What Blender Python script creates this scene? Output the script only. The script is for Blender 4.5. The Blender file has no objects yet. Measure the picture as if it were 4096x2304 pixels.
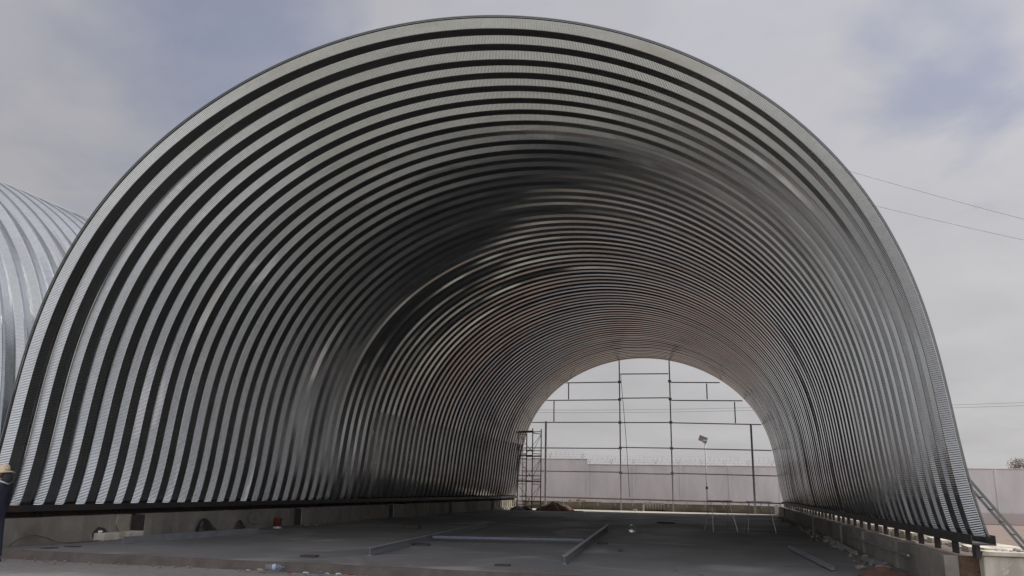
import bpy, bmesh, math, random
from mathutils import Vector, Matrix, noise
random.seed(7)
R = math.radians
PI = math.pi

# ------------------------------------------------------------------ camera
scn = bpy.context.scene
cam_d = bpy.data.cameras.new('camera'); cam = bpy.data.objects.new('camera', cam_d)
scn.collection.objects.link(cam); scn.camera = cam
CF = Vector((-0.24736869, 0.93859791, 0.24050507)); CR = Vector((0.96797735, 0.25034833, 0.01858949)); CU = Vector((0.04276199, -0.23740192, 0.97046986))
CP = Vector((5.4715, 0.0, 1.3706))
cam.matrix_world = Matrix(((CR.x, CU.x, -CF.x, CP.x), (CR.y, CU.y, -CF.y, CP.y), (CR.z, CU.z, -CF.z, CP.z), (0, 0, 0, 1)))
cam_d.sensor_width = 36; cam_d.lens = 36 * 3225.8 / 4096
cam_d.clip_end = 5000; cam_d.clip_start = 0.1

# ------------------------------------------------------------------ light
SUN_DIR = Vector((0.48, 0.36, 0.80)).normalized()
SUN_EL = math.asin(SUN_DIR.z)
sd = bpy.data.lights.new('sun', 'SUN'); sd.energy = 4.3; sd.angle = R(0.6); sd.color = (1.0, 0.93, 0.82)
sun = bpy.data.objects.new('sun', sd); scn.collection.objects.link(sun)
sun.rotation_euler = SUN_DIR.to_track_quat('Z', 'Y').to_euler(); sun.location = (30, 30, 60)

# ------------------------------------------------------------------ node helpers
class NT:
    def __init__(s, tree): s.t = tree; s.n = tree.nodes; s.l = tree.links
    def node(s, typ, **kw):
        n = s.n.new(typ)
        for k, v in kw.items(): setattr(n, k, v)
        return n
    def put(s, sock, v):
        if v is None: return
        if isinstance(v, bpy.types.NodeSocket): s.l.new(v, sock)
        else: sock.default_value = v
    def math(s, op, a, b=None, c=None, clamp=False):
        n = s.node('ShaderNodeMath', operation=op, use_clamp=clamp)
        s.put(n.inputs[0], a); s.put(n.inputs[1], b)
        if c is not None: s.put(n.inputs[2], c)
        return n.outputs[0]
    def vmath(s, op, a, b=None, scale=None):
        n = s.node('ShaderNodeVectorMath', operation=op)
        s.put(n.inputs[0], a)
        if b is not None: s.put(n.inputs[1], b)
        if scale is not None: s.put(n.inputs['Scale'], scale)
        return n.outputs[1] if op in ('DOT_PRODUCT', 'LENGTH', 'DISTANCE') else n.outputs[0]
    def noise(s, vec, scale, detail=4, rough=0.55, dist=0.0, col=False):
        n = s.node('ShaderNodeTexNoise'); s.put(n.inputs['Vector'], vec)
        n.inputs['Scale'].default_value = scale; n.inputs['Detail'].default_value = detail
        n.inputs['Roughness'].default_value = rough; n.inputs['Distortion'].default_value = dist
        return n.outputs['Color'] if col else n.outputs['Fac']
    def ramp(s, f, stops):
        n = s.node('ShaderNodeValToRGB'); s.put(n.inputs[0], f)
        e = n.color_ramp.elements
        while len(e) < len(stops): e.new(0.5)
        for x, (p, c) in zip(e, stops):
            x.position = p; x.color = (c, c, c, 1) if isinstance(c, (int, float)) else (*c, 1)
        return n.outputs[0]
    def mix(s, f, a, b):
        n = s.node('ShaderNodeMix', data_type='RGBA'); s.put(n.inputs[0], f)
        s.put(n.inputs[6], (*a, 1) if isinstance(a, tuple) else a); s.put(n.inputs[7], (*b, 1) if isinstance(b, tuple) else b)
        return n.outputs[2]
    def maprange(s, v, a, b, c, d, smooth=False):
        n = s.node('ShaderNodeMapRange'); n.interpolation_type = 'SMOOTHSTEP' if smooth else 'LINEAR'
        for i, x in enumerate((v, a, b, c, d)): s.put(n.inputs[i], x)
        return n.outputs[0]
    def scale3(s, v, sc):
        n = s.node('ShaderNodeMapping'); s.put(n.inputs[0], v); n.inputs['Scale'].default_value = sc
        return n.outputs[0]

# ------------------------------------------------------------------ world: sky + thin cloud
w = bpy.data.worlds.new('World'); scn.world = w; w.use_nodes = True
t = NT(w.node_tree); t.n.clear()
sky = t.node('ShaderNodeTexSky', sky_type='NISHITA'); sky.sun_disc = False
sky.sun_elevation = SUN_EL; sky.sun_rotation = math.atan2(SUN_DIR.x, SUN_DIR.y)
sky.air_density = 1.2; sky.dust_density = 3.0
co = t.node('ShaderNodeTexCoord').outputs['Generated']
dirn = t.vmath('NORMALIZE', co)
sep = t.node('ShaderNodeSeparateXYZ'); t.put(sep.inputs[0], dirn); dz = sep.outputs[2]
den = t.math('ADD', t.math('ABSOLUTE', dz), 0.22)
cb = t.node('ShaderNodeCombineXYZ')
t.put(cb.inputs[0], t.math('DIVIDE', sep.outputs[0], den)); t.put(cb.inputs[1], t.math('DIVIDE', sep.outputs[1], den))
n1 = t.noise(cb.outputs[0], 1.1, 6, 0.55, 0.5)
n2 = t.noise(cb.outputs[0], 2.7, 5, 0.5, 0.3)
def blob(d, r0, r1):
    v = t.vmath('DISTANCE', dirn, tuple(Vector(d).normalized()))
    v = t.math('ADD', v, t.math('MULTIPLY', t.math('SUBTRACT', n2, 0.5), 0.45))
    return t.maprange(v, r0, r1, 1.0, 0.0, True)
def pdir(px, py): return CF + CR * ((px - 2048) / 3225.8) - CU * ((py - 1152) / 3225.8)
thin = t.math('MAXIMUM', t.math('MULTIPLY', blob(pdir(980, 60), 0.0, 0.30), 0.95), t.math('MULTIPLY', blob(pdir(3960, 220), 0.0, 0.15), 1.05))
thin = t.math('MAXIMUM', thin, t.math('MULTIPLY', blob(pdir(420, 800), 0.0, 0.10), 0.30))
thin = t.math('SUBTRACT', thin, t.math('MULTIPLY', blob(pdir(1560, 40), 0.0, 0.085), 1.2))
n3 = t.noise(cb.outputs[0], 5.5, 7, 0.6, 1.2)
thin = t.math('ADD', thin, t.math('ADD', t.math('MULTIPLY', t.math('SUBTRACT', n1, 0.5), 0.75), t.math('MULTIPLY', t.math('SUBTRACT', n3, 0.5), 0.45)), clamp=True)
bank = t.math('MULTIPLY', t.maprange(n1, 0.3, 0.7, 0.90, 1.07), t.maprange(n2, 0.3, 0.7, 0.95, 1.04))
cl = t.mix(t.maprange(dz, 0.0, 0.62, 0.0, 1.0), (6.1, 5.98, 6.0), (5.7, 5.7, 6.25))
cl2 = t.vmath('SCALE', cl, scale=bank)
side = t.vmath('DOT_PRODUCT', dirn, tuple(Vector((0.93, -0.05, 0.10)).normalized()))
bright = t.maprange(side, -0.75, 0.30, 0.70, 0.99)
behind = t.maprange(sep.outputs[1], 0.15, -0.5, 1.0, 2.7, True)  # brighter sky behind the camera, added to light the metal webs
bright = t.math('MULTIPLY', bright, behind)
bright = t.math('MULTIPLY', bright, t.maprange(dz, 0.02, 0.22, 0.90, 1.0))
sd_ = t.vmath('DISTANCE', dirn, tuple(SUN_DIR))
glow = t.math('ADD', 1.0, t.math('MULTIPLY', t.math('POWER', t.maprange(sd_, 0.0, 0.54, 1.0, 0.0), 2.0), 5.0))
cl2 = t.vmath('SCALE', cl2, scale=t.math('MULTIPLY', bright, glow))
skyc = t.vmath('SCALE', sky.outputs[0], scale=0.9)
blue = t.mix(0.55, skyc, (2.95, 3.0, 4.1))
colr = t.mix(t.math('MULTIPLY', thin, 0.85), cl2, blue)
bg = t.node('ShaderNodeBackground'); t.put(bg.inputs[0], colr); bg.inputs[1].default_value = 0.1
wo = t.node('ShaderNodeOutputWorld'); t.l.new(bg.outputs[0], wo.inputs[0])

vs = scn.view_settings; vs.view_transform = 'Standard'; vs.look = 'None'; vs.exposure = 0.0; vs.gamma = 1.0
scn.cycles.max_bounces = 8; scn.cycles.glossy_bounces = 5; scn.cycles.diffuse_bounces = 4
scn.cycles.use_denoising = True

# ------------------------------------------------------------------ materials
def mat(name):
    m = bpy.data.materials.new(name); m.use_nodes = True
    t = NT(m.node_tree); b = t.n['Principled BSDF']
    return m, t, b
def objco(t): return t.node('ShaderNodeTexCoord').outputs['Object']
def geopos(t): return t.node('ShaderNodeNewGeometry').outputs['Position']
def bump(t, b, h, strength=0.3, dist=0.02):
    n = t.node('ShaderNodeBump'); n.inputs['Strength'].default_value = strength; n.inputs['Distance'].default_value = dist
    t.put(n.inputs['Height'], h); t.l.new(n.outputs[0], b.inputs['Normal'])

def rough_mat(name, c1, c2, scale=3, rough=0.85, bs=0.3, bd=0.02, c3=None, metallic=0.0, spec=0.4, streak=0.0):
    m, t, b = mat(name); p = geopos(t)
    f = t.noise(p, scale, 7, 0.6, 0.3)
    c = t.mix(t.maprange(f, 0.3, 0.7, 0, 1), c1, c2)
    if c3:
        g = t.noise(p, scale * 0.27, 5, 0.6, 0.6)
        c = t.mix(t.maprange(g, 0.5, 0.68, 0, 0.85, True), c, c3)
    t.put(b.inputs['Base Color'], c); b.inputs['Roughness'].default_value = rough; b.inputs['Metallic'].default_value = metallic
    b.inputs['Specular IOR Level'].default_value = spec
    if streak:
        sn = t.noise(t.scale3(p, (1.5, 1.5, 0.3)), 1.0, 6, 0.65, 0.2)
        c = t.mix(t.maprange(sn, 0.42, 0.62, 0, streak, True), c, tuple(x * 0.45 for x in c1))
        c = t.mix(t.maprange(t.noise(p, 2.6, 6, 0.7, 1.0), 0.60, 0.70, 0, streak, True), c, tuple(min(1, x * 1.5) for x in c2))
        t.put(b.inputs['Base Color'], c)
    bump(t, b, t.noise(p, scale * 6, 6, 0.65), bs, bd)
    return m

def flute_metal():
    m, t, b = mat('fluted_galvanised_steel')
    uv = t.node('ShaderNodeUVMap', uv_map='uv').outputs[0]
    s = t.node('ShaderNodeSeparateXYZ'); t.put(s.inputs[0], uv); u, v = s.outputs[0], s.outputs[1]
    g = t.node('ShaderNodeNewGeometry'); N = g.outputs['Normal']
    ps = t.node('ShaderNodeSeparateXYZ'); t.put(ps.inputs[0], t.node('ShaderNodeTexCoord').outputs['Object'])
    tg = t.node('ShaderNodeTangent', direction_type='UV_MAP', uv_map='uv').outputs[0]
    fm = t.node('ShaderNodeAttribute', attribute_name='flute').outputs['Fac']
    # straight lower sheets of the rear panels are left plain
    plain = t.math('MULTIPLY', t.math('LESS_THAN', ps.outputs[2], 3.55), t.math('MULTIPLY', t.math('GREATER_THAN', ps.outputs[1], 17.3), t.math('LESS_THAN', ps.outputs[0], 0.0)))
    amp = t.math('MULTIPLY', fm, t.math('SUBTRACT', 1.0, t.math('MULTIPLY', plain, 0.93)))
    # each panel has its own dents and handling marks: noise stretched along the arch
    pn = t.math('FLOOR', t.math('DIVIDE', v, 0.61))
    cu = t.node('ShaderNodeCombineXYZ'); t.put(cu.inputs[0], t.math('MULTIPLY', u, 0.16)); t.put(cu.inputs[1], t.math('MULTIPLY', pn, 3.7)); t.put(cu.inputs[2], t.math('MULTIPLY', v, 1.0))
    sm = t.noise(cu.outputs[0], 1.0, 4, 0.6, 0.2)
    smear = t.maprange(sm, 0.56, 0.70, 0, 1, True)
    amp = t.math('MULTIPLY', amp, t.math('SUBTRACT', 1.0, t.math('MULTIPLY', smear, 0.6)))
    ph = t.math('MULTIPLY', u, 2 * PI / 0.033)
    wob = t.math('MULTIPLY', t.noise(uv, 3.0, 2), 2.0)
    wave = t.math('SINE', t.math('ADD', ph, wob))
    k = t.math('MULTIPLY', t.math('MULTIPLY', wave, amp), 0.68)
    # oil canning
    c2 = t.node('ShaderNodeCombineXYZ'); t.put(c2.inputs[0], u); t.put(c2.inputs[1], v); t.put(c2.inputs[2], t.math('MULTIPLY', pn, 1.3))
    oc = t.vmath('SUBTRACT', t.noise(c2.outputs[0], 1.3, 3, 0.5, 0, True), (0.5, 0.5, 0.5))
    n2 = t.vmath('ADD', N, t.vmath('SCALE', tg, scale=k))
    n2 = t.vmath('ADD', n2, t.vmath('SCALE', oc, scale=0.03))
    t.put(b.inputs['Normal'], t.vmath('NORMALIZE', n2))
    sp = t.noise(uv, 9.0, 6, 0.7)
    grime = t.noise(t.scale3(uv, (0.5, 2.5, 1)), 1.0, 6, 0.65)
    base = t.mix(t.maprange(sp, 0.3, 0.7, 0, 1), (0.38, 0.40, 0.412), (0.46, 0.474, 0.484))
    base = t.mix(t.maprange(grime, 0.45, 0.75, 0, 0.35), base, (0.36, 0.355, 0.345))
    base = t.mix(t.math('MULTIPLY', smear, 0.55), base, (0.30, 0.29, 0.28))
    spl = t.noise(t.scale3(uv, (1.2, 3.0, 1)), 1.0, 6, 0.7)
    vs_ = t.node('ShaderNodeTexVoronoi'); t.put(vs_.inputs['Vector'], t.vmath('ADD', uv, t.vmath('SCALE', t.noise(uv, 6.0, 4, 0.6, 0, True), scale=0.12))); vs_.inputs['Scale'].default_value = 1.1
    sc2 = t.node('ShaderNodeSeparateColor'); t.put(sc2.inputs[0], vs_.outputs['Color'])
    smu = t.math('MULTIPLY', t.maprange(vs_.outputs['Distance'], 0.03, 0.10, 1, 0, True), t.math('GREATER_THAN', sc2.outputs[0], 0.80))
    base = t.mix(t.math('MULTIPLY', smu, 0.6), base, (0.14, 0.13, 0.12))
    drip = t.noise(t.scale3(uv, (0.35, 9.0, 1)), 1.0, 4, 0.6)
    base = t.mix(t.maprange(drip, 0.55, 0.72, 0, 0.35, True), base, (0.25, 0.245, 0.235))
    dirty = t.math('MULTIPLY', plain, t.maprange(spl, 0.35, 0.6, 0.3, 0.75))
    base = t.mix(dirty, base, (0.17, 0.165, 0.16))
    t.put(b.inputs['Base Color'], base); b.inputs['Metallic'].default_value = 0.94
    t.put(b.inputs['Roughness'], t.math('ADD', t.maprange(sp, 0.3, 0.7, 0.07, 0.12), t.math('ADD', t.math('MULTIPLY', smear, 0.12), t.math('MULTIPLY', plain, 0.12))))
    return m

M = {}
M['flute'] = flute_metal()
def steel(name, c, rough=0.45, met=0.9, rust=None):
    m, t, b = mat(name); p = geopos(t)
    f = t.noise(p, 4.0, 6, 0.65)
    col = t.mix(t.maprange(f, 0.3, 0.7, 0, 1), tuple(x * 0.8 for x in c), tuple(min(1, x * 1.15) for x in c))
    if rust: col = t.mix(t.maprange(t.noise(p, 2.3, 7, 0.7), 0.48, 0.62, 0, 0.9), col, rust)
    t.put(b.inputs['Base Color'], col); b.inputs['Metallic'].default_value = met
    t.put(b.inputs['Roughness'], t.maprange(f, 0.3, 0.7, rough - 0.08, rough + 0.12))
    return m
M['galv'] = steel('galvanised_steel', (0.42, 0.44, 0.46), 0.42)
M['dark_alloy'] = steel('weathered_alloy', (0.13, 0.135, 0.14), 0.5, 0.5)
M['dark_steel'] = steel('dark_primed_steel', (0.030, 0.028, 0.030), 0.6, 0.2, (0.05, 0.03, 0.022))
M['frame_steel'] = steel('grey_painted_tube', (0.42, 0.42, 0.425), 0.55, 0.3)
M['beam_steel'] = steel('grey_primed_beam', (0.19, 0.20, 0.215), 0.5, 0.2)
M['blue_steel'] = steel('bluish_purlin', (0.11, 0.125, 0.165), 0.45, 0.4)
M['rust'] = steel('rusty_scaffold_tube', (0.34, 0.27, 0.22), 0.7, 0.1, (0.27, 0.17, 0.11))
M['concrete'] = rough_mat('plinth_concrete', (0.165, 0.152, 0.135), (0.25, 0.232, 0.205), 1.6, 0.9, 0.4, 0.02, (0.11, 0.10, 0.088), streak=0.32)
M['pale_concrete'] = rough_mat('pale_concrete', (0.42, 0.39, 0.33), (0.55, 0.52, 0.45), 2.0, 0.9, 0.4, 0.02, (0.24, 0.21, 0.17), streak=0.6)
M['block'] = rough_mat('cement_block', (0.22, 0.195, 0.165), (0.30, 0.27, 0.23), 2.4, 0.92, 0.5, 0.02, (0.15, 0.13, 0.11))
M['sunlit_floor'] = rough_mat('sunlit_floor_tone', (0.42, 0.405, 0.375), (0.54, 0.52, 0.485), 1.5, 0.9, 0.2, 0.01)  # floor concrete made paler: sunlight painted into the colour
M['soil'] = rough_mat('brown_soil', (0.10, 0.065, 0.045), (0.19, 0.125, 0.09), 5, 0.97, 1.0, 0.06)
M['red_soil'] = rough_mat('red_soil', (0.10, 0.052, 0.038), (0.17, 0.09, 0.065), 7, 0.97, 1.0, 0.05)
M['mortar'] = rough_mat('white_render_block', (0.50, 0.49, 0.46), (0.62, 0.61, 0.58), 4, 0.85, 0.3, 0.01)
M['wood'] = rough_mat('weathered_plank', (0.16, 0.12, 0.085), (0.26, 0.20, 0.145), 6, 0.85, 0.4, 0.01)
M['bark'] = rough_mat('bark', (0.10, 0.07, 0.05), (0.17, 0.12, 0.09), 6, 0.95, 0.5, 0.02)
M['plastic_black'] = rough_mat('black_plastic_sheet', (0.012, 0.012, 0.013), (0.03, 0.028, 0.028), 4, 0.45, 0.5, 0.03)
M['red_plastic'] = rough_mat('red_plastic', (0.12, 0.026, 0.022), (0.16, 0.036, 0.030), 5, 0.45, 0.1, 0.005)
M['white_plastic'] = rough_mat('white_plastic', (0.32, 0.32, 0.32), (0.42, 0.42, 0.42), 5, 0.4, 0.1, 0.005)
M['blue_plastic'] = rough_mat('blue_plastic', (0.07, 0.09, 0.15), (0.09, 0.12, 0.19), 5, 0.4, 0.1, 0.005)
M['blue_label'] = rough_mat('pale_blue_label', (0.26, 0.32, 0.42), (0.34, 0.40, 0.50), 9, 0.5, 0.1, 0.002)
M['paper'] = rough_mat('paper_scrap', (0.22, 0.20, 0.17), (0.34, 0.31, 0.27), 9, 0.8, 0.4, 0.01)
M['stone'] = rough_mat('rubble_stone', (0.14, 0.125, 0.105), (0.23, 0.21, 0.18), 6, 0.92, 0.7, 0.02)
M['wire'] = steel('wire', (0.10, 0.10, 0.105), 0.6, 0.4)
M['razor'] = steel('razor_wire', (0.30, 0.27, 0.26), 0.5, 0.6)
M['dark_patch'] = rough_mat('dark_oily_plate_and_shade', (0.030, 0.026, 0.024), (0.055, 0.045, 0.04), 8, 0.8, 0.3, 0.01)  # dark plates and stains, also painted shade in plinth slots and gap
M['panel_glass'] = rough_mat('solar_panel', (0.03, 0.035, 0.06), (0.04, 0.045, 0.08), 5, 0.2, 0.02, 0.002)
M['hat'] = rough_mat('beige_cloth', (0.42, 0.34, 0.23), (0.52, 0.43, 0.30), 20, 0.9, 0.3, 0.004)
M['navy'] = rough_mat('navy_cloth', (0.014, 0.016, 0.028), (0.024, 0.026, 0.045), 16, 0.9, 0.4, 0.006)
M['skin'] = rough_mat('skin', (0.16, 0.075, 0.05), (0.20, 0.095, 0.065), 20, 0.55, 0.1, 0.002)
M['scarf'] = rough_mat('dark_scarf', (0.02, 0.022, 0.025), (0.035, 0.035, 0.038), 18, 0.9, 0.4, 0.005)
M['hair'] = rough_mat('dark_hair', (0.012, 0.01, 0.009), (0.025, 0.02, 0.018), 40, 0.7, 0.4, 0.003)
M['orange'] = rough_mat('orange_cloth', (0.55, 0.13, 0.03), (0.62, 0.17, 0.04), 16, 0.8, 0.2, 0.004)
M['eye'] = rough_mat('eye_white', (0.6, 0.58, 0.55), (0.65, 0.63, 0.6), 5, 0.3, 0.0, 0.001)

# clear plastic
m, t, b = mat('clear_plastic'); b.inputs['Base Color'].default_value = (0.75, 0.8, 0.85, 1); b.inputs['Roughness'].default_value = 0.1
b.inputs['Transmission Weight'].default_value = 0.95; b.inputs['IOR'].default_value = 1.35; M['clear'] = m

# floor slab
m, t, b = mat('power_floated_concrete'); p = geopos(t)
f1 = t.noise(p, 0.22, 4, 0.5, 0.8); f2 = t.noise(t.scale3(p, (0.9, 0.5, 1)), 0.5, 4, 0.5, 0.4); f3 = t.noise(p, 14, 5, 0.7)
c = t.mix(t.maprange(f1, 0.35, 0.65, 0, 1), (0.108, 0.106, 0.107), (0.165, 0.161, 0.159))
c = t.mix(t.maprange(f2, 0.48, 0.66, 0, 0.6, True), c, (0.12, 0.112, 0.108))
c = t.mix(t.maprange(f3, 0.6, 0.75, 0, 0.3), c, (0.30, 0.29, 0.28))
br = t.node('ShaderNodeTexBrick'); t.put(br.inputs['Vector'], p)
br.inputs['Scale'].default_value = 1.0; br.inputs['Brick Width'].default_value = 4.5; br.inputs['Row Height'].default_value = 4.5; br.offset = 0.0
br.inputs['Mortar Size'].default_value = 0.012; br.inputs['Mortar Smooth'].default_value = 0.3
c = t.mix(t.math('MULTIPLY', br.outputs['Fac'], 0.18), c, (0.07, 0.065, 0.06))
sp = t.node('ShaderNodeSeparateXYZ'); t.put(sp.inputs[0], p)
c = t.mix(t.math('MULTIPLY', t.maprange(t.math('ADD', sp.outputs[1], t.math('MULTIPLY', f1, 1.2)), 14.4, 15.0, 1, 0, True), 0.35), c, (0.15, 0.125, 0.105))
vo = t.node('ShaderNodeTexVoronoi', feature='DISTANCE_TO_EDGE'); t.put(vo.inputs['Vector'], t.vmath('ADD', p, t.vmath('SCALE', t.noise(p, 1.2, 5, 0.6, 0, True), scale=0.9))); vo.inputs['Scale'].default_value = 0.21
crack = t.math('MULTIPLY', t.maprange(vo.outputs['Distance'], 0.0, 0.006, 1, 0), t.maprange(f1, 0.45, 0.6, 0, 0.8))
c = t.mix(crack, c, (0.05, 0.045, 0.04))
arc_ = t.math('ABSOLUTE', t.math('SUBTRACT', t.vmath('DISTANCE', p, (-9.0, 2.0, 0)), t.math('ADD', 17.0, t.math('MULTIPLY', f1, 2.5))))
arc2 = t.math('ABSOLUTE', t.math('SUBTRACT', t.vmath('DISTANCE', p, (13.0, 4.0, 0)), t.math('ADD', 17.5, t.math('MULTIPLY', f1, 2.0))))
tr_ = t.math('MULTIPLY', t.math('MAXIMUM', t.maprange(arc_, 0.0, 0.22, 1, 0, True), t.maprange(arc2, 0.0, 0.18, 1, 0, True)), t.maprange(f2, 0.4, 0.6, 0.05, 0.35))
c = t.mix(tr_, c, (0.29, 0.28, 0.265))
du = t.noise(p, 0.30, 3, 0.5, 1.2)
c = t.mix(t.maprange(du, 0.54, 0.72, 0, 0.7, True), c, (0.30, 0.285, 0.265))
c = t.mix(t.maprange(t.noise(p, 0.8, 3, 0.55, 0.5), 0.62, 0.78, 0, 0.45, True), c, (0.085, 0.078, 0.073))
t.put(b.inputs['Base Color'], c); t.put(b.inputs['Roughness'], t.maprange(f2, 0.3, 0.7, 0.6, 0.85)); b.inputs['Specular IOR Level'].default_value = 0.25
bump(t, b, t.math('ADD', f3, t.math('MULTIPLY', f1, 2.0)), 0.12, 0.02); M['floor'] = m
M['slab_edge'] = rough_mat('slab_edge_concrete', (0.060, 0.051, 0.045), (0.10, 0.086, 0.076), 3, 0.95, 0.6, 0.03)

# ground outside
m, t, b = mat('dusty_ground'); p = geopos(t)
sp = t.node('ShaderNodeSeparateXYZ'); t.put(sp.inputs[0], p)
f1 = t.noise(p, 0.25, 7, 0.6, 0.6); f2 = t.noise(p, 5.0, 7, 0.7)
dust = t.mix(t.maprange(f2, 0.3, 0.7, 0, 1), (0.34, 0.335, 0.305), (0.45, 0.44, 0.405))
dust = t.mix(t.maprange(f1, 0.5, 0.7, 0, 0.5, True), dust, (0.17, 0.14, 0.12))
redd = t.mix(t.maprange(f2, 0.3, 0.7, 0, 1), (0.115, 0.083, 0.07), (0.19, 0.145, 0.125))
shade_strip = t.mix(t.maprange(f2, 0.3, 0.7, 0, 1), (0.13, 0.118, 0.11), (0.19, 0.173, 0.162))
dust = t.mix(t.maprange(t.math('ADD', sp.outputs[1], t.math('MULTIPLY', f1, 3)), 12.2, 13.8, 0, 0.85, True), dust, shade_strip)  # ground before the slab darkened; the hangar's shade is put into the colour
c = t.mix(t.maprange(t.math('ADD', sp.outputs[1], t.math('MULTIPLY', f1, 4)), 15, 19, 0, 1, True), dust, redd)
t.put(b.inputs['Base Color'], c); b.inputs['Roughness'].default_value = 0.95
bump(t, b, f2, 0.6, 0.03); M['ground'] = m

# painted boundary wall
m, t, b = mat('plastered_boundary_wall'); p = geopos(t)
sp = t.node('ShaderNodeSeparateXYZ'); t.put(sp.inputs[0], p)
f1 = t.noise(t.scale3(p, (0.5, 0.5, 0.18)), 1.6, 6, 0.6); f2 = t.noise(p, 9, 5, 0.6)
c = t.mix(t.maprange(f1, 0.35, 0.65, 0, 1), (0.42, 0.396, 0.386), (0.50, 0.474, 0.463))
c = t.mix(t.maprange(t.math('ADD', sp.outputs[2], t.math('MULTIPLY', f2, 0.3)), 0.25, 0.4, 0.6, 0, True), c, (0.31, 0.23, 0.20))
t.put(b.inputs['Base Color'], c); b.inputs['Roughness'].default_value = 0.9
bump(t, b, f2, 0.2, 0.01); M['bwall'] = m

def leaf_mat(name, a, bb):
    m, t, b = mat(name); p = geopos(t)
    f = t.noise(p, 1.2, 4, 0.6)
    t.put(b.inputs['Base Color'], t.mix(t.maprange(f, 0.3, 0.7, 0, 1), a, bb)); b.inputs['Roughness'].default_value = 0.7
    return m
M['leaf'] = leaf_mat('dusty_foliage', (0.085, 0.065, 0.05), (0.15, 0.12, 0.09))
M['dry'] = leaf_mat('dry_bush', (0.10, 0.075, 0.055), (0.17, 0.13, 0.09))

# ------------------------------------------------------------------ mesh helpers
COL = scn.collection
class MB:
    def __init__(s): s.v = []; s.f = []
    def add(s, vs, fs):
        o = len(s.v); s.v += [tuple(x) for x in vs]; s.f += [tuple(i + o for i in f) for f in fs]; return s
    def box(s, a, b, jit=0):
        x0, y0, z0 = a; x1, y1, z1 = b
        vs = [(x, y, z) for z in (z0, z1) for y in (y0, y1) for x in (x0, x1)]
        if jit: vs = [tuple(c + random.uniform(-jit, jit) for c in q) for q in vs]
        return s.add(vs, [(0, 2, 3, 1), (4, 5, 7, 6), (0, 1, 5, 4), (2, 6, 7, 3), (0, 4, 6, 2), (1, 3, 7, 5)])
    def bar(s, a, b, w, h=None, up=(0, 0, 1)):
        a = Vector(a); b = Vector(b); h = h or w; d = (b - a).normalized(); up = Vector(up)
        if abs(d.dot(up)) > 0.98: up = Vector((0, 1, 0))
        x = d.cross(up).normalized() * w / 2; y = x.cross(d).normalized() * h / 2
        vs = [p + sx * x + sy * y for p in (a, b) for sx, sy in ((-1, -1), (1, -1), (1, 1), (-1, 1))]
        return s.add(vs, [(0, 3, 2, 1), (4, 5, 6, 7), (0, 1, 5, 4), (1, 2, 6, 5), (2, 3, 7, 6), (3, 0, 4, 7)])
    def tube(s, pts, r, n=8, caps=True, rs=None):
        pts = [Vector(p) for p in pts]; vs = []; fs = []; prev = None
        for i, p in enumerate(pts):
            d = (pts[min(i + 1, len(pts) - 1)] - pts[max(i - 1, 0)]).normalized()
            if prev is None:
                u = Vector((0, 0, 1)) if abs(d.z) < 0.9 else Vector((1, 0, 0))
                x = d.cross(u).normalized()
            else: x = (prev - d * prev.dot(d)).normalized()
            prev = x; y = d.cross(x); rr = rs[i] if rs else r
            vs += [p + rr * (math.cos(2 * PI * k / n) * x + math.sin(2 * PI * k / n) * y) for k in range(n)]
        for i in range(len(pts) - 1):
            for k in range(n):
                a = i * n + k; b = i * n + (k + 1) % n; fs.append((a, b, b + n, a + n))
        if caps: fs.append(tuple(range(n - 1, -1, -1))); fs.append(tuple(range(len(vs) - n, len(vs))))
        return s.add(vs, fs)
    def lathe(s, prof, n=20, c=(0, 0, 0)):
        vs = []; fs = []
        for r_, z in prof: vs += [(c[0] + r_ * math.cos(2 * PI * k / n), c[1] + r_ * math.sin(2 * PI * k / n), c[2] + z) for k in range(n)]
        for i in range(len(prof) - 1):
            for k in range(n):
                a = i * n + k; b = i * n + (k + 1) % n; fs.append((a, b, b + n, a + n))
        fs.append(tuple(range(n - 1, -1, -1))); fs.append(tuple(range(len(vs) - n, len(vs))))
        return s.add(vs, fs)
    def build(s, name, m, parent=None, smooth=False, bevel=0, loc=None, rot=None):
        me = bpy.data.meshes.new(name); me.from_pydata(s.v, [], s.f); me.validate(); me.update()
        me.materials.append(m)
        if smooth: me.polygons.foreach_set('use_smooth', [True] * len(me.polygons))
        o = bpy.data.objects.new(name, me); COL.objects.link(o)
        if parent: o.parent = parent
        if loc: o.location = loc
        if rot: o.rotation_euler = rot
        if bevel:
            bm = o.modifiers.new('bevel', 'BEVEL'); bm.width = bevel; bm.segments = 2; bm.limit_method = 'ANGLE'
        return o
def tag(o, label=None, cat=None, group=None, kind=None):
    if label: o['label'] = label
    if cat: o['category'] = cat
    if group: o['group'] = group
    if kind: o['kind'] = kind
    return o
def thing(name, label, cat, loc=(0, 0, 0), rz=0, group=None):
    o = bpy.data.objects.new(name, None); COL.objects.link(o); o.location = loc; o.rotation_euler = (0, 0, rz); o.empty_display_size = 0.3
    return tag(o, label, cat, group)
def copy_tree(root, loc, rz=None, label=None):
    r = root.copy(); COL.objects.link(r); r.location = loc
    if rz is not None: r.rotation_euler = (0, 0, rz)
    if label: r['label'] = label
    for ch in list(root.children):
        c = ch.copy(); COL.objects.link(c); c.parent = r
        for g in list(ch.children):
            d = g.copy(); COL.objects.link(d); d.parent = c
    return r

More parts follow.
